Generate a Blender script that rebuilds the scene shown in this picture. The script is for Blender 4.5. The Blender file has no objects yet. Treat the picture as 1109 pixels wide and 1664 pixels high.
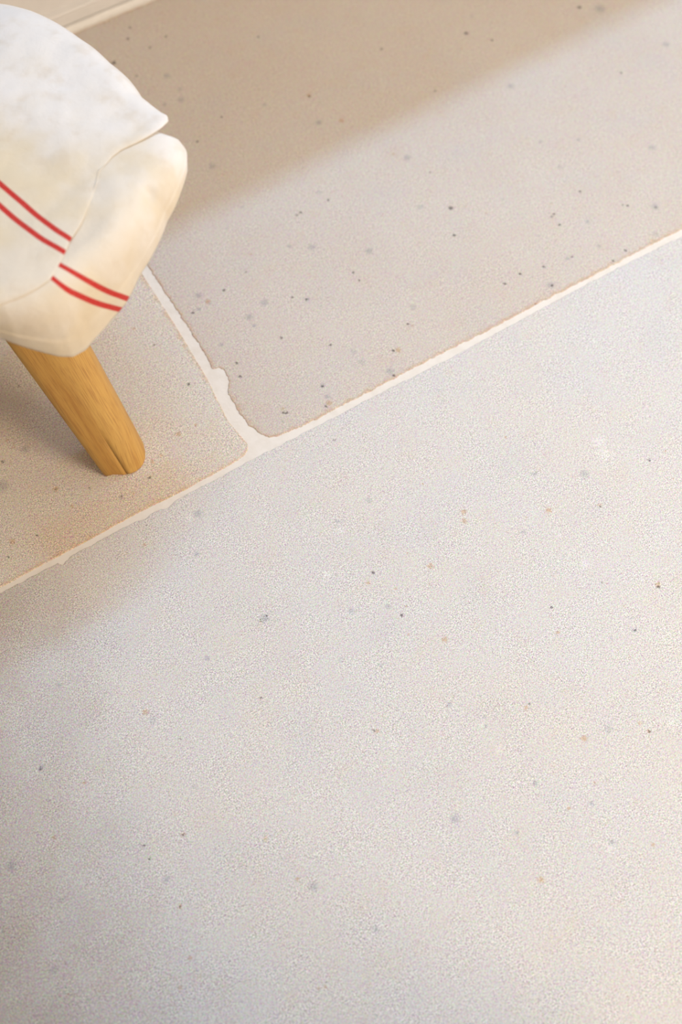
import bpy, bmesh, math, random
from mathutils import Vector, Matrix, noise
random.seed(7)
S = bpy.context.scene
COL = S.collection
PI = math.pi

# ------------------------------------------------------------------ camera
cam_d = bpy.data.cameras.new('camera')
cam = bpy.data.objects.new('camera', cam_d)
COL.objects.link(cam)
PITCH = math.atan(1.872)
cam.location = (0, 0, 1.25)
cam.rotation_euler = (PI / 2 - PITCH, 0, 0)
cam_d.sensor_fit = 'VERTICAL'
cam_d.sensor_height = 36
cam_d.sensor_width = 24
cam_d.lens = 2003 / 1664 * 36
cam_d.clip_start = .02
cam_d.dof.use_dof = True
cam_d.dof.focus_distance = 1.36
cam_d.dof.aperture_fstop = 2.8
S.camera = cam

# floor frame: u runs along the wall, n runs towards it
ANG = math.radians(32.3)
U = Vector((math.cos(ANG), math.sin(ANG), 0))
N = Vector((-math.sin(ANG), math.cos(ANG), 0))
ORG = Vector((-.0948, .7706, 0))
def W(u, n, z=0.0): return ORG + U * u + N * n + Vector((0, 0, z))

# ------------------------------------------------------------------ light
S.view_settings.view_transform = 'Standard'
S.view_settings.look = 'None'
S.view_settings.gamma = 1
S.view_settings.use_curve_mapping = False
S.view_settings.exposure = 0
world = bpy.data.worlds.new('world'); S.world = world
world.use_nodes = True
bg = world.node_tree.nodes['Background']
bg.inputs[0].default_value = (1.0, .975, .93, 1)
bg.inputs[1].default_value = .855
def area(name, loc, target, sx, sy, power, color, xaxis=None):
    d = bpy.data.lights.new(name, 'AREA'); d.shape = 'RECTANGLE'; d.size = sx; d.size_y = sy
    d.energy = power; d.color = color
    o = bpy.data.objects.new(name, d); COL.objects.link(o)
    z = (Vector(loc) - Vector(target)).normalized()
    x = Vector(xaxis) if xaxis is not None else Vector((0, 0, 1)).cross(z)
    x = (x - z * x.dot(z)).normalized(); y = z.cross(x)
    o.matrix_world = Matrix.Translation(loc) @ Matrix((x, y, z)).transposed().to_4x4()
    return o
area('added_light_strip', W(.75, .72, 2.5), W(.45, .3), 1.6, .13, 28, (.37, .64, 1.0), U)  # unseen cool strip, added and kept narrow for a crisp shade edge
area('window_light', W(1.5, -2.6, 2.2), W(.1, 0), 1.3, 1.2, 76, (1.0, .785, .565))

# ------------------------------------------------------------------ node helpers
class NT:
    def __init__(s, name):
        s.m = bpy.data.materials.new(name); s.m.use_nodes = True
        s.t = s.m.node_tree; s.b = s.t.nodes['Principled BSDF']
    def n(s, kind, **kw):
        x = s.t.nodes.new(kind)
        for k, v in kw.items(): setattr(x, k, v)
        return x
    def link(s, a, b): s.t.links.new(a, b)
    def setin(s, sock, v):
        if isinstance(v, bpy.types.NodeSocket): s.link(v, sock)
        else: sock.default_value = v
    def math(s, op, a, b=0.0, c=0.0, clamp=False):
        x = s.n('ShaderNodeMath', operation=op, use_clamp=clamp)
        s.setin(x.inputs[0], a); s.setin(x.inputs[1], b)
        if op in ('MULTIPLY_ADD', 'SMOOTH_MIN'): s.setin(x.inputs[2], c)
        return x.outputs[0]
    def noise(s, vec, scale, detail=2, rough=.5, out='Fac', dist=0):
        x = s.n('ShaderNodeTexNoise'); s.setin(x.inputs['Vector'], vec)
        x.inputs['Scale'].default_value = scale; x.inputs['Detail'].default_value = detail
        x.inputs['Roughness'].default_value = rough; x.inputs['Distortion'].default_value = dist
        return x.outputs[out]
    def ramp(s, v, a, b, lo=0.0, hi=1.0):
        x = s.n('ShaderNodeMapRange', interpolation_type='SMOOTHSTEP')
        s.setin(x.inputs[0], v)
        for i, q in enumerate((a, b, lo, hi)): x.inputs[i + 1].default_value = q
        return x.outputs[0]
    def mix(s, f, a, b, mode='MIX'):
        x = s.n('ShaderNodeMix', data_type='RGBA', blend_type=mode)
        s.setin(x.inputs[0], f)
        for sock, v in ((x.inputs[6], a), (x.inputs[7], b)):
            s.setin(sock, v if isinstance(v, bpy.types.NodeSocket) else tuple(v) + (1,))
        return x.outputs[2]
    def vadd(s, a, b, op='ADD'):
        x = s.n('ShaderNodeVectorMath', operation=op); s.setin(x.inputs[0], a); s.setin(x.inputs[1], b); return x.outputs[0]
    def scale(s, a, k):
        x = s.n('ShaderNodeVectorMath', operation='SCALE'); s.setin(x.inputs[0], a); x.inputs[3].default_value = k; return x.outputs[0]
    def bump(s, h, dist, strength=1.0, normal=None):
        x = s.n('ShaderNodeBump'); s.setin(x.inputs['Height'], h)
        x.inputs['Distance'].default_value = dist; x.inputs['Strength'].default_value = strength
        if normal: s.link(normal, x.inputs['Normal'])
        return x.outputs[0]

# inclusions and pits read off the stones: kind, u, n, radius in mm  (D dark pit, G grey fossil, W pale chip, O ochre fleck)
RIGHT = """D 0.3920 0.1704 4.1;D 0.3691 0.1303 2.4;D 0.1391 0.0676 2.7;D 0.2381 0.0429 2.7;D 0.2009 0.0186 3.0;O 0.2059 0.0166 4.6;D 0.2242 0.1485 2.4;D 0.2239 0.1333 1.6;D 0.1377 0.1565 2.3;D 0.1086 0.2227 2.0;D 0.0191 0.2028 2.3;G 0.0280 0.2029 3.9;D 0.0698 0.2121 3.1;G 0.0382 0.2228 6.2;O 0.0440 0.2076 4.7;G 0.0447 0.2026 3.1;G 0.1035 0.1677 6.2;G 0.0759 0.1589 6.2;G 0.0744 0.1441 4.6;D 0.1508 0.1435 3.1;G 0.1526 0.1435 4.7;D 0.0933 0.1098 2.3;G 0.1773 0.2295 4.8;G 0.2013 0.2120 6.4;G 0.2608 0.1671 7.2;G 0.0993 0.0224 3.7;D 0.0983 0.0209 2.2;D 0.0393 0.0141 2.2;D 0.0420 0.0114 2.2;O 0.0409 0.0183 3.0;O 0.0926 -0.0039 5.2;D 0.0871 -0.0057 2.2;G 0.0954 0.0048 4.5;G 0.0319 0.0033 2.9;D 0.4960 0.0871 3.2;D 0.5013 0.0888 2.4;D 0.4967 0.0706 2.4;D 0.4045 0.0321 2.4;D 0.4365 0.0249 3.2;D 0.4777 0.0192 2.8;G 0.4705 0.0201 4.8;D 0.5426 -0.0098 3.2;D 0.5183 -0.0149 3.2;G 0.4265 -0.0029 7.8;D 0.4278 -0.0049 2.4;D 0.3785 0.0297 2.7;O 0.3931 -0.0177 3.1;D 0.3912 -0.0176 1.9;G 0.5306 0.0553 4.9;G 0.5180 0.0142 4.8;D 0.5543 0.1021 3.3;D 0.5923 0.0488 2.9;D 0.5882 0.0527 2.0;G 0.6220 0.0275 5.7;D 0.6220 0.0263 2.0;G 0.5637 0.2025 5.1;G 0.6093 0.1777 3.4;O 0.3410 0.4468 3.5;D 0.3404 0.4443 2.6;O 0.3538 0.3815 4.3;G 0.3253 0.3954 6.8;D 0.4953 0.3591 2.6;D 0.4774 0.4692 2.7;D 0.5995 0.4309 3.6;G 0.8301 0.2581 7.1;D 0.7397 0.2477 2.6;D 0.7716 0.3865 3.6;G 0.7953 0.3684 11.8;D 0.2623 0.2689 2.5;D 0.2125 0.2689 2.8;D 0.2200 0.2703 2.4;G 0.3928 0.2758 6.7;D 0.3691 0.1290 2.4;D 0.1791 0.6831 3.1;D 0.1921 0.7021 2.7;D 0.1393 0.6505 4.0;D 0.2282 0.6581 2.7;D 0.1979 0.6503 2.2;D 0.1547 0.6102 2.2;G 0.1908 0.5874 6.1;G 0.1851 0.5354 8.6;G 0.1617 0.5390 5.2;G 0.1611 0.4038 7.5;D 0.4046 0.2368 2.1;G 0.6855 0.1121 6.7;D 0.6230 0.3995 2.7;G 0.5910 0.3100 6.1;O 0.3810 0.2912 2.5;D 0.3406 0.5856 2.2;D 0.2168 0.4763 2.6;D 0.1655 0.4542 2.5;G 0.2793 0.4646 5.2;D 0.1807 -0.0120 2.6;G 0.1803 -0.0042 6.0;G 0.0255 0.1405 4.6;D 0.0277 0.1063 2.3;D 0.0208 0.0869 2.3"""
LEFT = """O -0.2384 0.0655 3.6;D -0.2388 0.0647 2.1;G -0.2902 0.1021 13.6;G -0.1797 0.0148 3.6;D -0.1789 0.0162 2.1;O -0.1651 0.0104 2.1;D -0.2048 0.0452 1.8;O -0.2580 0.1560 2.9;D -0.2755 0.1320 2.9;D -0.2141 0.2184 1.9;O -0.0547 0.2201 2.3;D -0.0453 0.1841 1.9;D -0.0372 0.1108 2.2;W -0.0312 0.0412 3.7;W -0.1116 -0.0001 2.9;O -0.2329 0.0350 2.8;W -0.2306 0.0365 2.1;D -0.1396 0.0205 2.2;O -0.1263 0.0377 2.9;O -0.1137 0.0397 2.2;D -0.0387 0.1096 1.5;G -0.2462 0.1334 5.8;D -0.2837 0.0220 2.1;O -0.3108 0.0298 3.5;D -0.3226 0.0143 2.1;O -0.0586 0.0554 2.9;O -0.0822 0.0550 3.7;G -0.1320 0.1224 3.7"""
LOWER = """O -0.1856 -0.0539 2.8;W -0.2604 -0.0495 2.8;W -0.2808 -0.1363 2.7;W -0.2822 -0.1405 2.0;D -0.2786 -0.1377 1.3;O -0.2783 -0.2296 3.9;O -0.3065 -0.3642 2.5;D -0.3068 -0.3648 1.6;D -0.3469 -0.3676 1.8;O -0.3430 -0.4243 3.0;D -0.3438 -0.4245 1.5;W -0.4313 -0.4068 5.4;W -0.4326 -0.4121 4.2;O -0.3583 -0.4717 2.7;O -0.3792 -0.4902 2.3;O -0.4180 -0.2974 3.1;D -0.3453 -0.3528 1.9;D -0.3268 -0.4943 2.1;G -0.4667 -0.2998 5.5;O -0.2384 -0.4124 2.5;O -0.2322 -0.4630 2.4;G -0.2228 -0.4780 6.1;W -0.2687 -0.5423 3.0;O -0.2679 -0.5612 1.8;O -0.2616 -0.5632 1.8;D -0.2593 -0.5607 1.2;W -0.2166 -0.6259 5.2;G 0.0151 -0.1463 4.9;W 0.0115 -0.1572 5.6;D 0.0144 -0.2223 2.4;O 0.0032 -0.2296 2.7;W -0.0305 -0.1967 5.5;G -0.1169 -0.2047 6.1;D -0.1137 -0.2033 2.0;D -0.1214 -0.2045 1.4;G -0.0315 -0.2483 4.1;G 0.0057 -0.2657 5.4;D 0.0126 -0.2823 2.7;O 0.0228 -0.2756 2.0;O 0.0245 -0.2520 2.1;D -0.0846 -0.3760 1.6;O -0.0822 -0.3782 2.6;O 0.0366 -0.3310 3.4;G 0.0222 -0.4251 3.2;W 0.0150 -0.4318 3.9;O 0.0069 -0.3054 2.0;W 0.0145 -0.3289 3.3;W 0.1568 -0.5174 2.6;O 0.1565 -0.5188 3.2;O 0.1587 -0.5314 2.3;D 0.1593 -0.5317 1.6;W 0.1851 -0.5377 6.5;D 0.0709 -0.4399 2.0;O 0.0657 -0.4414 2.6;O 0.1457 -0.3905 2.7;O 0.1515 -0.3727 2.0;W 0.0148 -0.4632 5.8;G 0.0249 -0.5119 5.1;G 0.0537 -0.6014 5.0;W 0.0486 -0.6040 7.4;O 0.0878 -0.6258 2.5;O 0.0388 -0.5508 3.1;G 0.2174 -0.4325 4.0;D 0.2186 -0.4341 1.7;G -0.0210 -0.5425 4.3;G 0.0611 -0.5597 3.8;W 0.0605 -0.5615 2.5;O 0.2821 -0.2896 3.2;D 0.2817 -0.2912 2.1;O 0.2285 -0.2633 3.5;O 0.2011 -0.2564 2.1;G 0.1864 -0.2715 4.2;O 0.1445 -0.2130 4.2;O 0.1386 -0.2226 4.2;O 0.2750 -0.4041 3.4;D 0.2737 -0.4068 2.7;D 0.3688 -0.2733 2.2;W 0.3707 -0.2755 2.2;W 0.3337 -0.2211 13.1;W 0.3306 -0.2392 10.2;G 0.2440 -0.2161 5.0;W 0.2195 -0.2962 4.9;W 0.2220 -0.3409 6.9;D 0.1581 -0.3629 2.0;G -0.1147 -0.0511 8.5;W -0.1261 -0.0514 7.1;G -0.3420 -0.1536 3.9;W -0.3396 -0.1518 2.6;G -0.1931 -0.2120 4.0;G -0.3975 -0.2250 4.5;D -0.3989 -0.2264 1.9;W -0.2321 -0.3472 3.2;O -0.3671 -0.2633 2.5;W -0.1719 -0.4004 3.8;G 0.0175 -0.4350 3.2;D -0.1663 -0.2818 1.6;G -0.0018 -0.3947 3.9;G 0.2927 -0.2469 5.8;G -0.1412 -0.0958 4.2;O 0.0969 -0.5010 3.9;O 0.0733 -0.2496 4.1;G -0.3426 -0.3945 4.3;G -0.0653 -0.4976 5.6;G -0.1928 -0.5447 4.8;O -0.0280 -0.5934 4.9;W -0.0756 -0.3998 4.5"""

RIGHT, LEFT, LOWER = [[q.split() for q in s.split(';')] for s in (RIGHT, LEFT, LOWER)]

def stone(name, base, warm, grey, grain, marks=(), stain=0.0, tone=None, cloud=.5, shade_patches=()):
    M = NT(name)
    geo = M.n('ShaderNodeNewGeometry').outputs['Position']
    # coordinates in the floor's own frame
    mp = M.n('ShaderNodeMapping', vector_type='TEXTURE'); M.link(geo, mp.inputs[0])
    mp.inputs['Location'].default_value = tuple(ORG); mp.inputs['Rotation'].default_value = (0, 0, ANG)
    P = mp.outputs[0]
    c1 = M.noise(P, 4.5, 4, .6); c2 = M.noise(M.vadd(P, (3.1, 1.7, 0)), 13, 4, .65)
    col = M.mix(M.ramp(c1, .35, .66), base, warm)
    col = M.mix(M.math('MULTIPLY', M.ramp(c2, .45, .75), cloud), col, grey)
    col = M.mix(M.math('MULTIPLY', M.ramp(M.noise(M.vadd(P, (6, 3, 0)), 32, 3, .7), .50, .72), .55), col, (1.0, .955, .90), 'MULTIPLY')
    if tone:      # darker, browner stone towards one end, clouded border; painted shade deepens it on the lower slab
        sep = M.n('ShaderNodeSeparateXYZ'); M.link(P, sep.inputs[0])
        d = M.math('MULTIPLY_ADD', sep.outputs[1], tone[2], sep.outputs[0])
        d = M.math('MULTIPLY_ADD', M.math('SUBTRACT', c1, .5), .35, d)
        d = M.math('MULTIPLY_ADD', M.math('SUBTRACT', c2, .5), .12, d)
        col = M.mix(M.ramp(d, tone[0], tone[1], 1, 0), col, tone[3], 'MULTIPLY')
    for (pu, pn, ru, rn, amt, pc) in shade_patches:   # warm stool shade painted into the stone colour
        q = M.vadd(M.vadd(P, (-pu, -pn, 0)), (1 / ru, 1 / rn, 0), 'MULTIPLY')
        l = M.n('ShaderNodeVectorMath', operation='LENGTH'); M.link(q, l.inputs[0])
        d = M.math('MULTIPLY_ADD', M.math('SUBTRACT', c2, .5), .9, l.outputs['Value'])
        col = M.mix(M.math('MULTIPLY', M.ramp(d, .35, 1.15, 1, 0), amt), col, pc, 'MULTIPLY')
    # crystalline grain
    f1 = M.noise(P, 680, 2, .8); f2 = M.noise(P, 900, 1, .6, 'Color'); f3 = M.noise(M.vadd(P, (9, 4, 0)), 240, 3, .7)
    g = M.math('MULTIPLY_ADD', M.math('SUBTRACT', f1, .5), 7.5 * grain, 1.0)
    g = M.math('MULTIPLY_ADD', M.math('SUBTRACT', f3, .5), 1.3 * grain, g)
    g = M.math('MULTIPLY_ADD', M.math('SUBTRACT', g, 1.0), M.ramp(M.noise(P, 27, 3, .6), .3, .7, .8, 2.0), 1.0)
    cc = M.n('ShaderNodeCombineColor')
    for i in range(3): M.link(g, cc.inputs[i])
    col = M.mix(1.0, col, cc.outputs[0], 'MULTIPLY')
    x = M.n('ShaderNodeMix', data_type='RGBA', blend_type='OVERLAY'); x.inputs[0].default_value = .8 * grain / .2
    M.link(col, x.inputs[6]); M.link(f2, x.inputs[7]); col = x.outputs[2]
    # scattered small flecks
    PW = M.vadd(P, M.scale(M.noise(P, 380, 1, .6, 'Color'), .010))
    def flecks(scale, thr, off, colr, amt, colv):
        v = M.n('ShaderNodeTexVoronoi'); v.inputs['Scale'].default_value = scale
        M.link(M.vadd(PW, off), v.inputs['Vector'])
        sp = M.n('ShaderNodeSeparateColor'); M.link(v.outputs['Color'], sp.inputs[0])
        pick = M.math('GREATER_THAN', sp.outputs[0], colr)
        size = M.math('MULTIPLY_ADD', sp.outputs[1], thr, thr * .5)
        m = M.math('MULTIPLY', M.math('LESS_THAN', v.outputs['Distance'], size), pick)
        return M.mix(M.math('MULTIPLY', m, amt), colv[0], colv[1], 'MULTIPLY'), m
    col, mo = flecks(60, .055, (1.3, .2, 0), .80, .8, (col, (.78, .52, .34)))
    col, md = flecks(45, .040, (.3, 5.2, 0), .80, .8, (col, (.42, .38, .36)))
    col, mg = flecks(30, .10, (7.3, 2.2, 0), .86, .5, (col, (.72, .76, .80)))
    height = M.math('MULTIPLY_ADD', md, -1.5, f1)
    # the marks listed above
    if marks:
        warp = M.scale(M.vadd(M.noise(P, 520, 3, .7, 'Color'), (-.5, -.5, -.5)), .0062)
        Q = M.vadd(P, warp)
        brk = M.noise(M.vadd(P, (2, 8, 0)), 560, 2, .7)
        for kind, colr, amt, soft in (('G', (.56, .61, .69), .85, .6), ('W', (1.16, 1.18, 1.20), .9, .6), ('O', (.84, .62, .44), .75, .5), ('D', (.34, .33, .35), 1.0, .3)):
            acc = None
            sizes = (1.1, 1.7, 2.6, 4.2, 7.0, 11.0)
            for size in sizes:
                part = None
                for k, uu, nn, rr in marks:
                    if k != kind or size != min(sizes, key=lambda q: abs(math.log(q / float(rr)))): continue
                    dd = M.n('ShaderNodeVectorMath', operation='DISTANCE')
                    M.link(Q, dd.inputs[0]); dd.inputs[1].default_value = (float(uu), float(nn), 0)
                    part = dd.outputs['Value'] if part is None else M.math('MINIMUM', part, dd.outputs['Value'])
                if part is None: continue
                v = M.math('MULTIPLY', part, 1000 / (size * (.75 if kind == 'D' else .95)))
                acc = v if acc is None else M.math('MINIMUM', acc, v)
            if acc is None: continue
            acc = M.math('MULTIPLY_ADD', M.math('SUBTRACT', brk, .5), 3.2, acc)
            m = M.ramp(acc, 1 - soft, 1.05, 1, 0)
            if kind in 'GW': m = M.math('MULTIPLY', m, M.ramp(brk, .38, .60, .25, 1))
            col = M.mix(M.math('MULTIPLY', m, amt), col, colr, 'MULTIPLY')
            if kind == 'D': height = M.math('MULTIPLY_ADD', m, -2.0, height)
            if kind == 'G': height = M.math('MULTIPLY_ADD', m, -.5, height)
    # iron stain following the worn arris
    if stain:
        at = M.n('ShaderNodeAttribute', attribute_name='rim')
        sv = M.math('MULTIPLY_ADD', M.math('SUBTRACT', M.noise(P, 75, 4, .75), .5), 1.3, at.outputs['Fac'])
        col = M.mix(M.math('MULTIPLY', M.ramp(sv, .62, 1.0), stain), col, (.92, .66, .42), 'MULTIPLY')
    M.link(col, M.b.inputs['Base Color'])
    M.b.inputs['Roughness'].default_value = .75
    M.b.inputs['Specular IOR Level'].default_value = .18
    nb = M.bump(height, .0005, .55)
    nb = M.bump(M.noise(P, 35, 3, .5), .0008, .4, nb)
    M.link(nb, M.b.inputs['Normal'])
    return M.m

M_RIGHT = stone('limestone_pinkish', (.635, .575, .52), (.62, .55, .49), (.59, .555, .525), .17, RIGHT, .5,
                tone=(-.05, .10, 0, (.96, .94, .92)))
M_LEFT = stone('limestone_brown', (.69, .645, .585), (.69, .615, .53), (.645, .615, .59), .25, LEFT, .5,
               shade_patches=((-.19, -.005, .13, .055, .55, (.93, .78, .62)),))  # warm shade below the stool leg, put into the stone colour
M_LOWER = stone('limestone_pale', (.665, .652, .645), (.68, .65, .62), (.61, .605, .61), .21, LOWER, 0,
                tone=(-.54, -.22, -.20, (.66, .57, .49)), shade_patches=((-.25, -.05, .10, .07, .35, (.95, .86, .74)),))  # own darker tone plus painted corner shade; the patch is stool shade
M_PLAIN = stone('limestone_far', (.60, .56, .52), (.60, .53, .47), (.53, .51, .49), .18, (), .5)

G = NT('grout_cream')
gp = G.n('ShaderNodeNewGeometry').outputs['Position']
gc = G.mix(G.ramp(G.noise(gp, 60, 4, .6), .4, .7), (.83, .785, .725), (.79, .74, .67))
gsp = G.ramp(G.noise(gp, 420, 2, .7), .70, .76)
gc = G.mix(G.math('MULTIPLY', gsp, .35), gc, (.55, .48, .40))
G.link(gc, G.b.inputs['Base Color']); G.b.inputs['Roughness'].default_value = .9
G.b.inputs['Specular IOR Level'].default_value = .1
G.link(G.bump(G.noise(gp, 260, 3, .6), .0006, .5), G.b.inputs['Normal'])
M_GROUT = G.m

def paint(name, c):
    A = NT(name); p = A.n('ShaderNodeNewGeometry').outputs['Position']
    col = A.mix(A.ramp(A.noise(p, 30, 3, .6), .35, .7), c, tuple(x * .965 for x in c))
    A.link(col, A.b.inputs['Base Color']); A.b.inputs['Roughness'].default_value = .5
    A.link(A.bump(A.noise(p, 90, 3, .6), .0006, .35), A.b.inputs['Normal'])
    return A.m
M_PAINT = paint('skirting_paint', (.75, .725, .695))
M_WALL = paint('wall_paint', (.78, .74, .68))
M_DARK = paint('added_wall_dark_paint', (.30, .245, .19))
M_SEAL = paint('sealant', (.80, .775, .73))

WD = NT('oiled_oak')
uvn = WD.n('ShaderNodeUVMap', uv_map='grain').outputs[0]
st = WD.vadd(uvn, (1, .06, 1), 'MULTIPLY')
w0 = WD.noise(st, 26, 3, .6, dist=.6); w1 = WD.noise(st, 190, 4, .7); w2 = WD.noise(WD.vadd(uvn, (1, .03, 1), 'MULTIPLY'), 900, 2, .6)
wc = WD.mix(WD.ramp(w0, .3, .7), (.655, .395, .110), (.550, .295, .070))
wc = WD.mix(WD.math('MULTIPLY', WD.ramp(w1, .48, .68), .5), wc, (.40, .175, .045))
wc = WD.mix(WD.math('MULTIPLY', WD.ramp(w2, .48, .66), .5), wc, (.36, .17, .05))
kd = WD.n('ShaderNodeVectorMath', operation='LENGTH')
WD.link(WD.vadd(WD.vadd(WD.vadd(uvn, (-.018, -.150, 0)), WD.scale(WD.vadd(WD.noise(uvn, 40, 2, .6, 'Color'), (-.5, -.5, -.5)), .02)), (1, .8, 1), 'MULTIPLY'), kd.inputs[0])
wc = WD.mix(WD.math('MULTIPLY', WD.ramp(kd.outputs['Value'], .010, .026, 1, 0), .30), wc, (.35, .145, .035))
WD.link(wc, WD.b.inputs['Base Color']); WD.b.inputs['Roughness'].default_value = .48
WD.b.inputs['Specular IOR Level'].default_value = .35
WD.link(WD.bump(w1, .0006, .4, WD.bump(w2, .0003, .5)), WD.b.inputs['Normal'])
M_WOOD = WD.m

L = NT('linen')
lp = L.n('ShaderNodeNewGeometry').outputs['Position']
la = L.noise(lp, 14, 3, .55); lb = L.noise(L.vadd(lp, (4, 2, 1)), 34, 3, .6)
lc = L.mix(L.ramp(la, .36, .64), (.70, .595, .435), (.715, .635, .525))
lt = L.n('ShaderNodeTexCoord').outputs['Object']
ls = L.n('ShaderNodeSeparateXYZ'); L.link(lt, ls.inputs[0])
ld = L.math('MULTIPLY_ADD', ls.outputs[0], .45, ls.outputs[1])
ld = L.math('MULTIPLY_ADD', L.math('SUBTRACT', la, .5), .22, ld)
lc = L.mix(L.math('MULTIPLY', L.ramp(ld, .0, .17), .85), lc, (.80, .765, .74))     # light on the rear half, painted into the linen colour
lc = L.mix(L.math('MULTIPLY', L.ramp(lb, .50, .72), .30), lc, (.60, .485, .345))
sa = L.n('ShaderNodeAttribute', attribute_name='stripe')
sm = L.ramp(sa.outputs['Fac'], .0020, .0034, 1, 0)
lc = L.mix(L.math('MULTIPLY', sm, L.ramp(L.noise(lp, 700, 2, .6), .2, .5, .85, 1)), lc, (.53, .040, .034))
L.link(lc, L.b.inputs['Base Color']); L.b.inputs['Roughness'].default_value = .95
L.b.inputs['Specular IOR Level'].default_value = .05
L.b.inputs['Sheen Weight'].default_value = .5
L.b.inputs['Sheen Roughness'].default_value = .35
L.link(L.bump(L.noise(lp, 900, 1, .5), .0004, .4, L.bump(L.noise(lp, 60, 3, .55), .002, .5)), L.b.inputs['Normal'])
M_LINEN = L.m

# ------------------------------------------------------------------ builders
def link(name, me, mat, parent=None, smooth=True):
    o = bpy.data.objects.new(name, me); COL.objects.link(o)
    if mat: me.materials.append(mat)
    if parent: o.parent = parent
    if smooth:
        for p in me.polygons: p.use_smooth = True
    return o
def mesh(name, v, f, mat, parent=None, smooth=True):
    me = bpy.data.meshes.new(name); me.from_pydata([tuple(x) for x in v], [], f); me.update()
    return link(name, me, mat, parent, smooth)
def structure(o): o['kind'] = 'structure'; return o
def prism(name, prof, u0, u1, mat, parent=None):
    """profile of (n, z) points swept along the wall from u0 to u1"""
    k = len(prof); v = [W(u0, a, b) for a, b in prof] + [W(u1, a, b) for a, b in prof]
    f = [(i, (i + 1) % k, k + (i + 1) % k, k + i) for i in range(k)] + [tuple(range(k))[::-1], tuple(range(k, 2 * k))]
    me = bpy.data.meshes.new(name); me.from_pydata([tuple(x) for x in v], [], f)
    bm = bmesh.new(); bm.from_mesh(me); bmesh.ops.recalc_face_normals(bm, faces=bm.faces); bm.to_mesh(me); bm.free()
    return link(name, me, mat, parent, False)
def slab(name, u0, u1, n0, n1, z0, z1, mat, parent=None):
    return prism(name, [(n0, z0), (n1, z0), (n1, z1), (n0, z1)], u0, u1, mat, parent)

# ------------------------------------------------------------------ floor
floor = structure(slab('floor', -.62, 2.2, -2.4, .80, -.03, -.0010, M_GROUT))

def smooth_noise(x, seed): return noise.noise(Vector((x, seed * 7.31, seed * 1.7)))
def tile(ctrl, box, mat, jag, seed, fine=True, steps=0.0):
    """ctrl: outline of the worn face, anticlockwise (u, n); box: u0,u1,n0,n1 for the flat field"""
    pts = []; s = 0
    for i, a in enumerate(ctrl):
        b = ctrl[(i + 1) % len(ctrl)]
        d = math.hypot(b[0] - a[0], b[1] - a[1])
        near = fine and min(a[1], b[1]) > -.06 and max(a[1], b[1]) < .36 and abs(a[0] + b[0]) < 2.2 and (abs(b[1]-a[1]) < .1 or abs(a[0]) < .1)
        m = max(1, int(d / (.0012 if near else .008)))
        tx, ty = (b[0] - a[0]) / d, (b[1] - a[1]) / d
        for j in range(m):
            k = j / m; q = s + d * k
            off = 0
            off += smooth_noise(q * 90, seed) * .9 + smooth_noise(q * 260, seed + 3) * .55 + smooth_noise(q * 700, seed + 5) * .4
            off *= jag
            if steps:
                w = smooth_noise(q * 38, seed + 9)
                off -= steps * max(0, w - .22) * 6 * (.6 + .4 * math.copysign(1, smooth_noise(q * 300, seed)))
            # +off pushes the arris outwards (right-hand normal of an anticlockwise outline)
            pts.append((a[0] + (b[0] - a[0]) * k + ty * off, a[1] + (b[1] - a[1]) * k - tx * off, ty, -tx))
        s += d
    n = len(pts); v = []; rim = []
    u0, u1, n0, n1 = box; ins = .014
    cl = lambda x, lo, hi: max(lo, min(hi, x))
    rings = []
    for kind in range(4):
        ring = []
        for (pu, pn, nx, ny) in pts:
            if kind == 0: q = (pu, pn, -.012)
            elif kind == 1: q = (pu, pn, -.0011)
            elif kind == 2: q = (pu - nx * .0009, pn - ny * .0009, -.0001)
            else: q = (cl(pu, u0 + ins, u1 - ins), cl(pn, n0 + ins, n1 - ins), 0)
            ring.append(len(v)); v.append(W(*q)); rim.append((1, 1, .94, 0)[kind])
        rings.append(ring)
    f = []
    for a, b in zip(rings, rings[1:]):
        for i in range(n):
            j = (i + 1) % n; f.append((a[i], a[j], b[j], b[i]))
    me = bpy.data.meshes.new('tile'); me.from_pydata([tuple(x) for x in v], [], f)
    at = me.attributes.new('rim', 'FLOAT', 'POINT')
    for i, r in enumerate(rim): at.data[i].value = r
    bm = bmesh.new(); bm.from_mesh(me); bm.verts.ensure_lookup_table()
    inner = [bm.verts[i] for i in rings[3]]
    c = [bm.verts.new(W(a, b)) for a, b in ((u0 + ins, n0 + ins), (u1 - ins, n0 + ins), (u1 - ins, n1 - ins), (u0 + ins, n1 - ins))]
    bmesh.ops.remove_doubles(bm, verts=inner + c, dist=1e-5)
    bm.verts.ensure_lookup_table()
    e = [x for x in bm.edges if x.is_boundary and min(y.co.z for y in x.verts) > -.00005]
    bmesh.ops.contextual_create(bm, geom=e)
    bm.to_mesh(me); bm.free()
    return link('tile', me, mat, floor, False)
RIGHT_T = tile([(.0084, -.0074), (.015, -.0105), (.030, -.0128), (.0555, -.0146), (.1159, -.0156), (.2327, -.0159), (.322, -.0185), (.3912, -.0180), (.4775, -.0199),
               (.568, -.0199), (.628, -.0211), (.90, -.022), (1.30, -.022), (1.30, .735), (.010, .735), (.0061, .290), (.0037, .199), (.0016, .1446), (-.0015, .121), (-.0020, .1155),
               (.0060, .1120), (.0093, .1040), (.0085, .0950), (.0045, .0868), (.0008, .0790), (-.0040, .0731), (-.0055, .050), (-.0062, .0376), (-.0045, .020), (-.0009, .0056), (.0040, -.0030)],
              (.002, 1.30, -.014, .735), M_RIGHT, .0018, 3, steps=.0)
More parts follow.
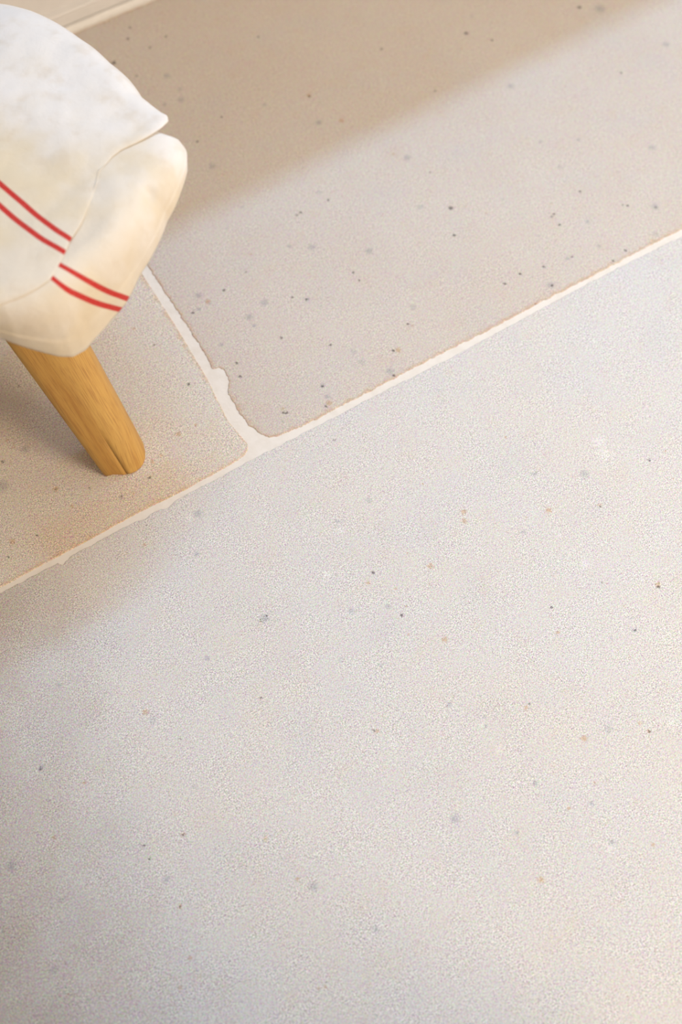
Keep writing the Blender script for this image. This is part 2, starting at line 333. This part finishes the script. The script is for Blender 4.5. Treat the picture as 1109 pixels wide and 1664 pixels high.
LEFT_T = tile([(-.572, -.015), (-.347, -.0154), (-.24, -.0150), (-.18, -.0138), (-.113, -.0158), (-.055, -.0152), (-.0400, -.0142), (-.0290, -.0120), (-.0225, -.0075), (-.0192, -.001),
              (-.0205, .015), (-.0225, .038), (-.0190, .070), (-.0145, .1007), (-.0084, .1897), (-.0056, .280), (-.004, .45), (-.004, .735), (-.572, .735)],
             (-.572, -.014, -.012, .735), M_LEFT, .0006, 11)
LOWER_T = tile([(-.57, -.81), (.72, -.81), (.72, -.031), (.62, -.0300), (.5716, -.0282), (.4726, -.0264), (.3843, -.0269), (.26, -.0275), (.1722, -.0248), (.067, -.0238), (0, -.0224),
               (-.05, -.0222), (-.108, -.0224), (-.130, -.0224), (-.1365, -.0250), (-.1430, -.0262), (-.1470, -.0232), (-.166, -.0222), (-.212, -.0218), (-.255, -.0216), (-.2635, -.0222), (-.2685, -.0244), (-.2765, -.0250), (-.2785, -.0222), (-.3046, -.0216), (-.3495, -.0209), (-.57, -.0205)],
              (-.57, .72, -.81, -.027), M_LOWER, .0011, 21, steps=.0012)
RIGHT_T['label'] = 'pinkish beige limestone slab with a chipped edge and ochre rim'
LEFT_T['label'] = 'browner limestone slab under the stool leg'
LOWER_T['label'] = 'large pale limestone slab with grey and ochre flecks'
def plain(u0, u1, n0, n1, seed): tile([(u0, n0), (u1, n0), (u1, n1), (u0, n1)], (u0, u1, n0, n1), M_PLAIN, .001, seed, False)
plain(.73, 1.9, -.81, -.03, 31); 
plain(-.57, .31, -1.6, -.82, 33); plain(.32, 1.5, -1.6, -.82, 34)
plain(1.31, 2.1, -.022, .735, 35)

# ------------------------------------------------------------------ wall side
structure(slab('wall_back', -.62, 2.2, .762, .80, -.001, 2.4, M_WALL))
structure(prism('baseboard_back', [(.762, 0), (.7455, 0), (.7455, .0245), (.7462, .0262), (.7440, .0275), (.7425, .0300), (.7440, .0325), (.7475, .0340),
                                   (.7510, .0355), (.7510, .112), (.756, .120), (.762, .121)], -.575, 2.2, M_PAINT))
vs = []; fs = []; nn_ = 700
for i in range(nn_ + 1):      # hand-smoothed bead of sealant where skirting meets stone
    uu = -.57 + 1.8 * i / nn_; w = .0062 + .0016 * smooth_noise(uu * 90, 2) + .0009 * smooth_noise(uu * 330, 4)
    for a, b in ((.7455, .0095), (.7455 - w * .5, .0048), (.7455 - w, .0003), (.7455 - w, -.003), (.7455, -.003)): vs.append(W(uu, a, b))
for i in range(nn_):
    for k in range(5): a = i * 5 + k; b = i * 5 + (k + 1) % 5; fs.append((a, b, b + 5, a + 5))
structure(mesh('trim_1', vs, fs, M_SEAL))
structure(slab('added_blocker_front', -.575, .06, -1.04, -.96, -.001, 1.05, M_WALL))  # unseen half-height blocker, added to shade the near left floor
structure(slab('added_wall_left', -.62, -.575, -2.4, .80, -.001, 2.4, M_DARK))  # unseen dark wall, added close by to dim the floor's left side
structure(slab('added_shade_shelf', -.575, 2.0, .431, .762, .60, .63, M_PAINT))   # unseen shelf on the wall, added to cast the shade band

STOOL = (-.359, .837)
def table(T, a):
    if a <= T[0][0]: return T[0][1:]
    for p, q in zip(T, T[1:]):
        if a <= q[0]:
            k = (a - p[0]) / max(1e-6, q[0] - p[0])
            return tuple(x + (y - x) * k for x, y in zip(p[1:], q[1:]))
    return T[-1][1:]
# hem of the towel round the stool: azimuth, radius, height
HEM = [(-180, .190, .330), (-120, .190, .335), (-105, .182, .350), (-87, .1760, .350), (-73.6, .1815, .343), (-69.4, .1880, .335), (-65.3, .1926, .325),
       (-60.5, .1976, .312), (-57, .2000, .305), (-53.2, .1992, .3035), (-50.5, .1965, .3045), (-42.2, .1915, .3085), (-35.2, .1905, .315), (-23.1, .1935, .330),
       (-10.5, .1946, .340), (-4.9, .2003, .345), (3.5, .2100, .355), (8.1, .2115, .362), (10.5, .2050, .370), (13.5, .188, .372),
       (18, .180, .368), (30, .172, .350), (60, .180, .345), (90, .195, .340), (135, .190, .335), (180, .190, .330)]
# folded-over upper layer: azimuth, outer radius, height there, radius where it leaves the flat
FOLD = [(-180, .193, .340, .155), (-110, .180, .350, .150), (-83, .173, .372, .140), (-71, .1760, .3770, .140), (-54.5, .173, .3822, .138), (-47, .160, .383, .125),
        (-40.3, .1485, .3832, .115), (-22, .1370, .3832, .105), (-5.5, .1337, .3832, .102), (2, .143, .3832, .110), (5.4, .1515, .3832, .120), (9, .172, .3832, .145),
        (12.5, .1900, .383, .170), (15.5, .2000, .3805, .186), (17.8, .2010, .378, .188), (20, .1992, .370, .180), (26, .1955, .355, .170), (30.8, .1930, .345, .162), (48.3, .1975, .340, .162), (62.4, .2100, .335, .172),
        (76.2, .2280, .335, .182), (90, .243, .335, .187), (115, .243, .335, .187), (150, .210, .335, .165), (180, .193, .340, .155)]
ZT = .3825
def gauss(d, s): return math.exp(-(d / s) ** 2)
def seg_dist(x, y, a, b):
    vx, vy = b[0] - a[0], b[1] - a[1]
    k = max(0, min(1, ((x - a[0]) * vx + (y - a[1]) * vy) / (vx * vx + vy * vy)))
    return math.hypot(x - a[0] - k * vx, y - a[1] - k * vy)
def bez(p0, p1, p2, k):
    return tuple((1 - k) ** 2 * a + 2 * k * (1 - k) * b + k * k * c for a, b, c in zip(p0, p1, p2))
def cloth(layer, az, t):
    """point of the towel, relative to the stool's axis; az in degrees, t from 0 (axis) to 1 (hem)"""
    a = math.radians(az)
    if layer == 0:
        rh, zh = table(HEM, az); r0 = min(.160, rh - .022); zt = ZT; z1 = zt; p1r = rh + .003
    else:
        rh, zh, r0 = table(FOLD, az); zt = ZT + .0020; z1 = zt + .0003; p1r = rh + .001
    if t < .6: r = r0 * t / .6; z = zt
    else: r, z = bez((r0, zt), (p1r, z1), (rh, zh), (t - .6) / .4)
    return r * math.cos(a), r * math.sin(a), z

# ------------------------------------------------------------------ stool
SC = Vector((STOOL[0], STOOL[1], 0))
stool = bpy.data.objects.new('stool', None); COL.objects.link(stool); stool.location = SC
stool['label'] = 'low oak stool, splayed leg split at the foot, seat hidden under a striped cloth'
stool['category'] = 'stool'

def leg_mesh():
    # section: flat front split by a soft ridge, small radius on the left, big worn radius on the right; x right, y back
    sec = [(-.0228, .030), (-.0245, .012), (-.0245, -.010), (-.0240, -.0155), (-.0220, -.0185), (-.014, -.0200), (-.0030, -.0211)]
    crack = [(.0020, -.0215), (.0026, -.0215), (.0032, -.0215)]
    sec2 = [(.0080, -.0212), (.0140, -.0195), (.0195, -.0160), (.0240, -.0110), (.0272, -.0045), (.0285, .0040), (.0280, .0150), (.0255, .0230), (.0200, .0290), (.008, .0320), (-.012, .0330)]
    prof = sec + crack + sec2
    small = 5
    base = Vector((-.2567, .7365, 0)) - SC
    top = base + Vector((-.049, .039, .2)) * 1.86
    zs = [0, .0015, .004, .008, .013, .019, .026, .034, .043, .053, .064] + [.08 + .0146 * i for i in range(20)]
    ca, sa_ = math.cos(math.radians(13)), math.sin(math.radians(13))
    v = []; uv = []; H = top.z
    for z in zs:
        z = min(z, H); c = base + (top - base) * (z / H)
        ins = .0016 * max(0, 1 - z / .004) ** 2
        arc = 0; prev = None
        for i, (x, y) in enumerate(prof):
            if i == len(sec) + 1:
                y += .0055 * max(0, 1 - z / .056)
            if i == len(sec): x += .0005 - .0006 * max(0, 1 - z / .056)
            if i == len(sec) + 2: x -= .0005 - .0006 * max(0, 1 - z / .056)
            if i == small: y += .0022 * max(0, 1 - z / .014)
            r = math.hypot(x, y - .006)
            k = 1 - ins / r
            wob = 1 + .010 * noise.noise(Vector((x * 60, y * 60, z * 9)))
            X, Y = x * k * wob, .006 + (y - .006) * k * wob
            X -= .016 * z / .2 * max(0, min(1, (.0285 - x) / .050))
            if prev: arc += math.hypot(x - prev[0], y - prev[1])
            prev = (x, y)
            v.append((c.x + X * ca - Y * sa_, c.y + X * sa_ + Y * ca, z + (.0012 * noise.noise(Vector((x * 300, y * 300, 0))) ** 2 if z == 0 else 0)))
            uv.append((arc, z * 1.07))
    k = len(prof); f = []
    for r in range(len(zs) - 1):
        for i in range(k): j = (i + 1) % k; f.append((r * k + i, r * k + j, (r + 1) * k + j, (r + 1) * k + i))
    f.append(tuple(range(k))[::-1]); f.append(tuple(range((len(zs) - 1) * k, len(zs) * k)))
    me = bpy.data.meshes.new('leg'); me.from_pydata(v, [], f)
    ul = me.uv_layers.new(name='grain')
    for lp_ in me.loops: ul.data[lp_.index].uv = uv[lp_.vertex_index]
    bm = bmesh.new(); bm.from_mesh(me); bmesh.ops.recalc_face_normals(bm, faces=bm.faces)
    bm.to_mesh(me); bm.free()
    return me
lm = leg_mesh()
for k in range(3):
    leg = link('leg', lm, M_WOOD if k == 0 else None, stool)
    leg.rotation_euler = (0, 0, 2 * PI / 3 * k)
    if k == 0: leg['label'] = 'splayed leg with a dark split running up from the foot'
# seat: turned disc with rounded edges
prof = [(0, .339), (.150, .339), (.158, .341), (.163, .346), (.165, .354), (.164, .363), (.160, .370), (.152, .374), (0, .375)]
v = []; f = []; uv = []; K = 96
for r, z in prof:
    for i in range(K):
        a = 2 * PI * i / K; v.append((r * math.cos(a), r * math.sin(a), z)); uv.append((r * math.cos(a) + .3, r * math.sin(a) + z))
for q in range(len(prof) - 1):
    for i in range(K): j = (i + 1) % K; f.append((q * K + i, q * K + j, q * K + K + j, q * K + K + i))
me = bpy.data.meshes.new('seat'); me.from_pydata(v, [], f)
ul = me.uv_layers.new(name='grain')
for lp_ in me.loops: ul.data[lp_.index].uv = uv[lp_.vertex_index]
bm = bmesh.new(); bm.from_mesh(me); bmesh.ops.remove_doubles(bm, verts=bm.verts, dist=1e-6); bmesh.ops.recalc_face_normals(bm, faces=bm.faces); bm.to_mesh(me); bm.free()
link('seat', me, M_WOOD, stool)

# ------------------------------------------------------------------ tea towel
A1 = [(-.017, .0275, .3845), (.0233, -.0107, .3845), (.0431, -.0304, .3845), (.0625, -.0491, .3845), (.0816, -.0682, .3845), (.0973, -.0827, .3845), (.116, -.0964, .3845)]
A2 = [(-.0131, .0017, .3845), (.0269, -.0372, .3845), (.0466, -.0572, .3845), (.0657, -.0755, .3845), (.0844, -.0921, .3845), (.0995, -.1028, .3845), (.1119, -.1105, .3845)]
A1.insert(0, (-.13, .13, .3845)); A2.insert(0, (-.13, .118, .3845))
B1 = [(.0800, -.1040, .3825), (.1039, -.1217, .3825), (.1205, -.1292, .3777), (.134, -.1294, .3637), (.1445, -.1235, .3444), (.1570, -.1090, .3150)]
B2 = [(.0800, -.1220, .3825), (.0976, -.1343, .382), (.1124, -.1438, .3741), (.1243, -.143, .363), (.1361, -.1361, .3428), (.1500, -.1190, .312)]
def chaikin(l):
    o = [l[0]]
    for a, b in zip(l, l[1:]):
        for k in (.25, .75): o.append(tuple(x + (y - x) * k for x, y in zip(a, b)))
    return o + [l[-1]]
A1, A2, B1, B2 = [chaikin(chaikin(l)) for l in (A1, A2, B1, B2)]
def dist3(p, line):
    best = 9
    for a, b in zip(line, line[1:]):
        a = Vector(a); b = Vector(b); d = b - a
        k = max(0, min(1, (p - a).dot(d) / d.dot(d))); best = min(best, (p - a - d * k).length)
    return best
def wrinkle(layer, az, t, x, y, z):
    w = .0016 * noise.noise(Vector((x * 18, y * 18, layer * 5))) + .0008 * noise.noise(Vector((x * 45, y * 45, 3 + layer)))
    if layer == 0:
        w -= .0042 * gauss(min(seg_dist(x, y, (.1805, -.0321), (.1775, -.062)), seg_dist(x, y, (.1775, -.062), (.1646, -.118))), .0055)
        w += .0016 * gauss(seg_dist(x, y, (.150, -.030), (.150, -.110)), .012)
        w -= .0042 * gauss(min(seg_dist(x, y, (.1060, -.200), (.118, -.190)), seg_dist(x, y, (.118, -.190), (.132, -.176))), .0035)
        if t > .93: w += .0010
    else:
        w += .0012 * gauss(seg_dist(x, y, (.02, .10), (.13, .02)), .020)
        w -= .0012 * gauss(seg_dist(x, y, (.03, .03), (.11, -.03)), .012)
    return w * min(1, t * 4)
V = []; F = []; SD = []
NA, NTt = 560, 64
ts = [(.6 * (i / 24)) for i in range(24)] + [.6 + .4 * (i / (NTt - 24)) for i in range(NTt - 24 + 1)]
# finer rings on the flat where stripes lie
ts = sorted(set([round(.01 * i, 4) for i in range(60)] + [round(.6 + .4 * i / 44, 4) for i in range(45)]))
for layer in (0, 1):
    st0 = len(V); m = len(ts)
    for i in range(NA):
        az = -180 + 360 * i / NA
        for t in ts:
            x, y, z = cloth(layer, az, t)
            w = wrinkle(layer, az, t, x, y, z)
            a = math.radians(az); side = max(0, (t - .75) / .25)
            p = Vector((x + math.cos(a) * w * side, y + math.sin(a) * w * side, z + w * (1 - .5 * side)))
            V.append(p)
            q = Vector((x, y, z))
            lines = (B1, B2) if layer == 0 else (A1, A2)
            SD.append(min(dist3(q, l) for l in lines) if -150 < az < 140 and x < .2 else (.01 if layer == 0 else min(dist3(q, l) for l in lines)))
    for i in range(NA):
        j = (i + 1) % NA
        for k in range(m - 1):
            F.append((st0 + i * m + k, st0 + i * m + k + 1, st0 + j * m + k + 1, st0 + j * m + k))
me = bpy.data.meshes.new('tea_towel'); me.from_pydata([tuple(p) for p in V], [], F)
at = me.attributes.new('stripe', 'FLOAT', 'POINT')
at.data.foreach_set('value', SD)
bm = bmesh.new(); bm.from_mesh(me); bmesh.ops.remove_doubles(bm, verts=bm.verts, dist=1e-5); bm.to_mesh(me); bm.free()
towel = link('tea_towel', me, M_LINEN)
towel.location = SC
md = towel.modifiers.new('thickness', 'SOLIDIFY'); md.thickness = .0016; md.offset = -1
towel['label'] = 'folded cream linen tea towel with paired red stripes draped over the stool seat'
towel['category'] = 'tea towel'
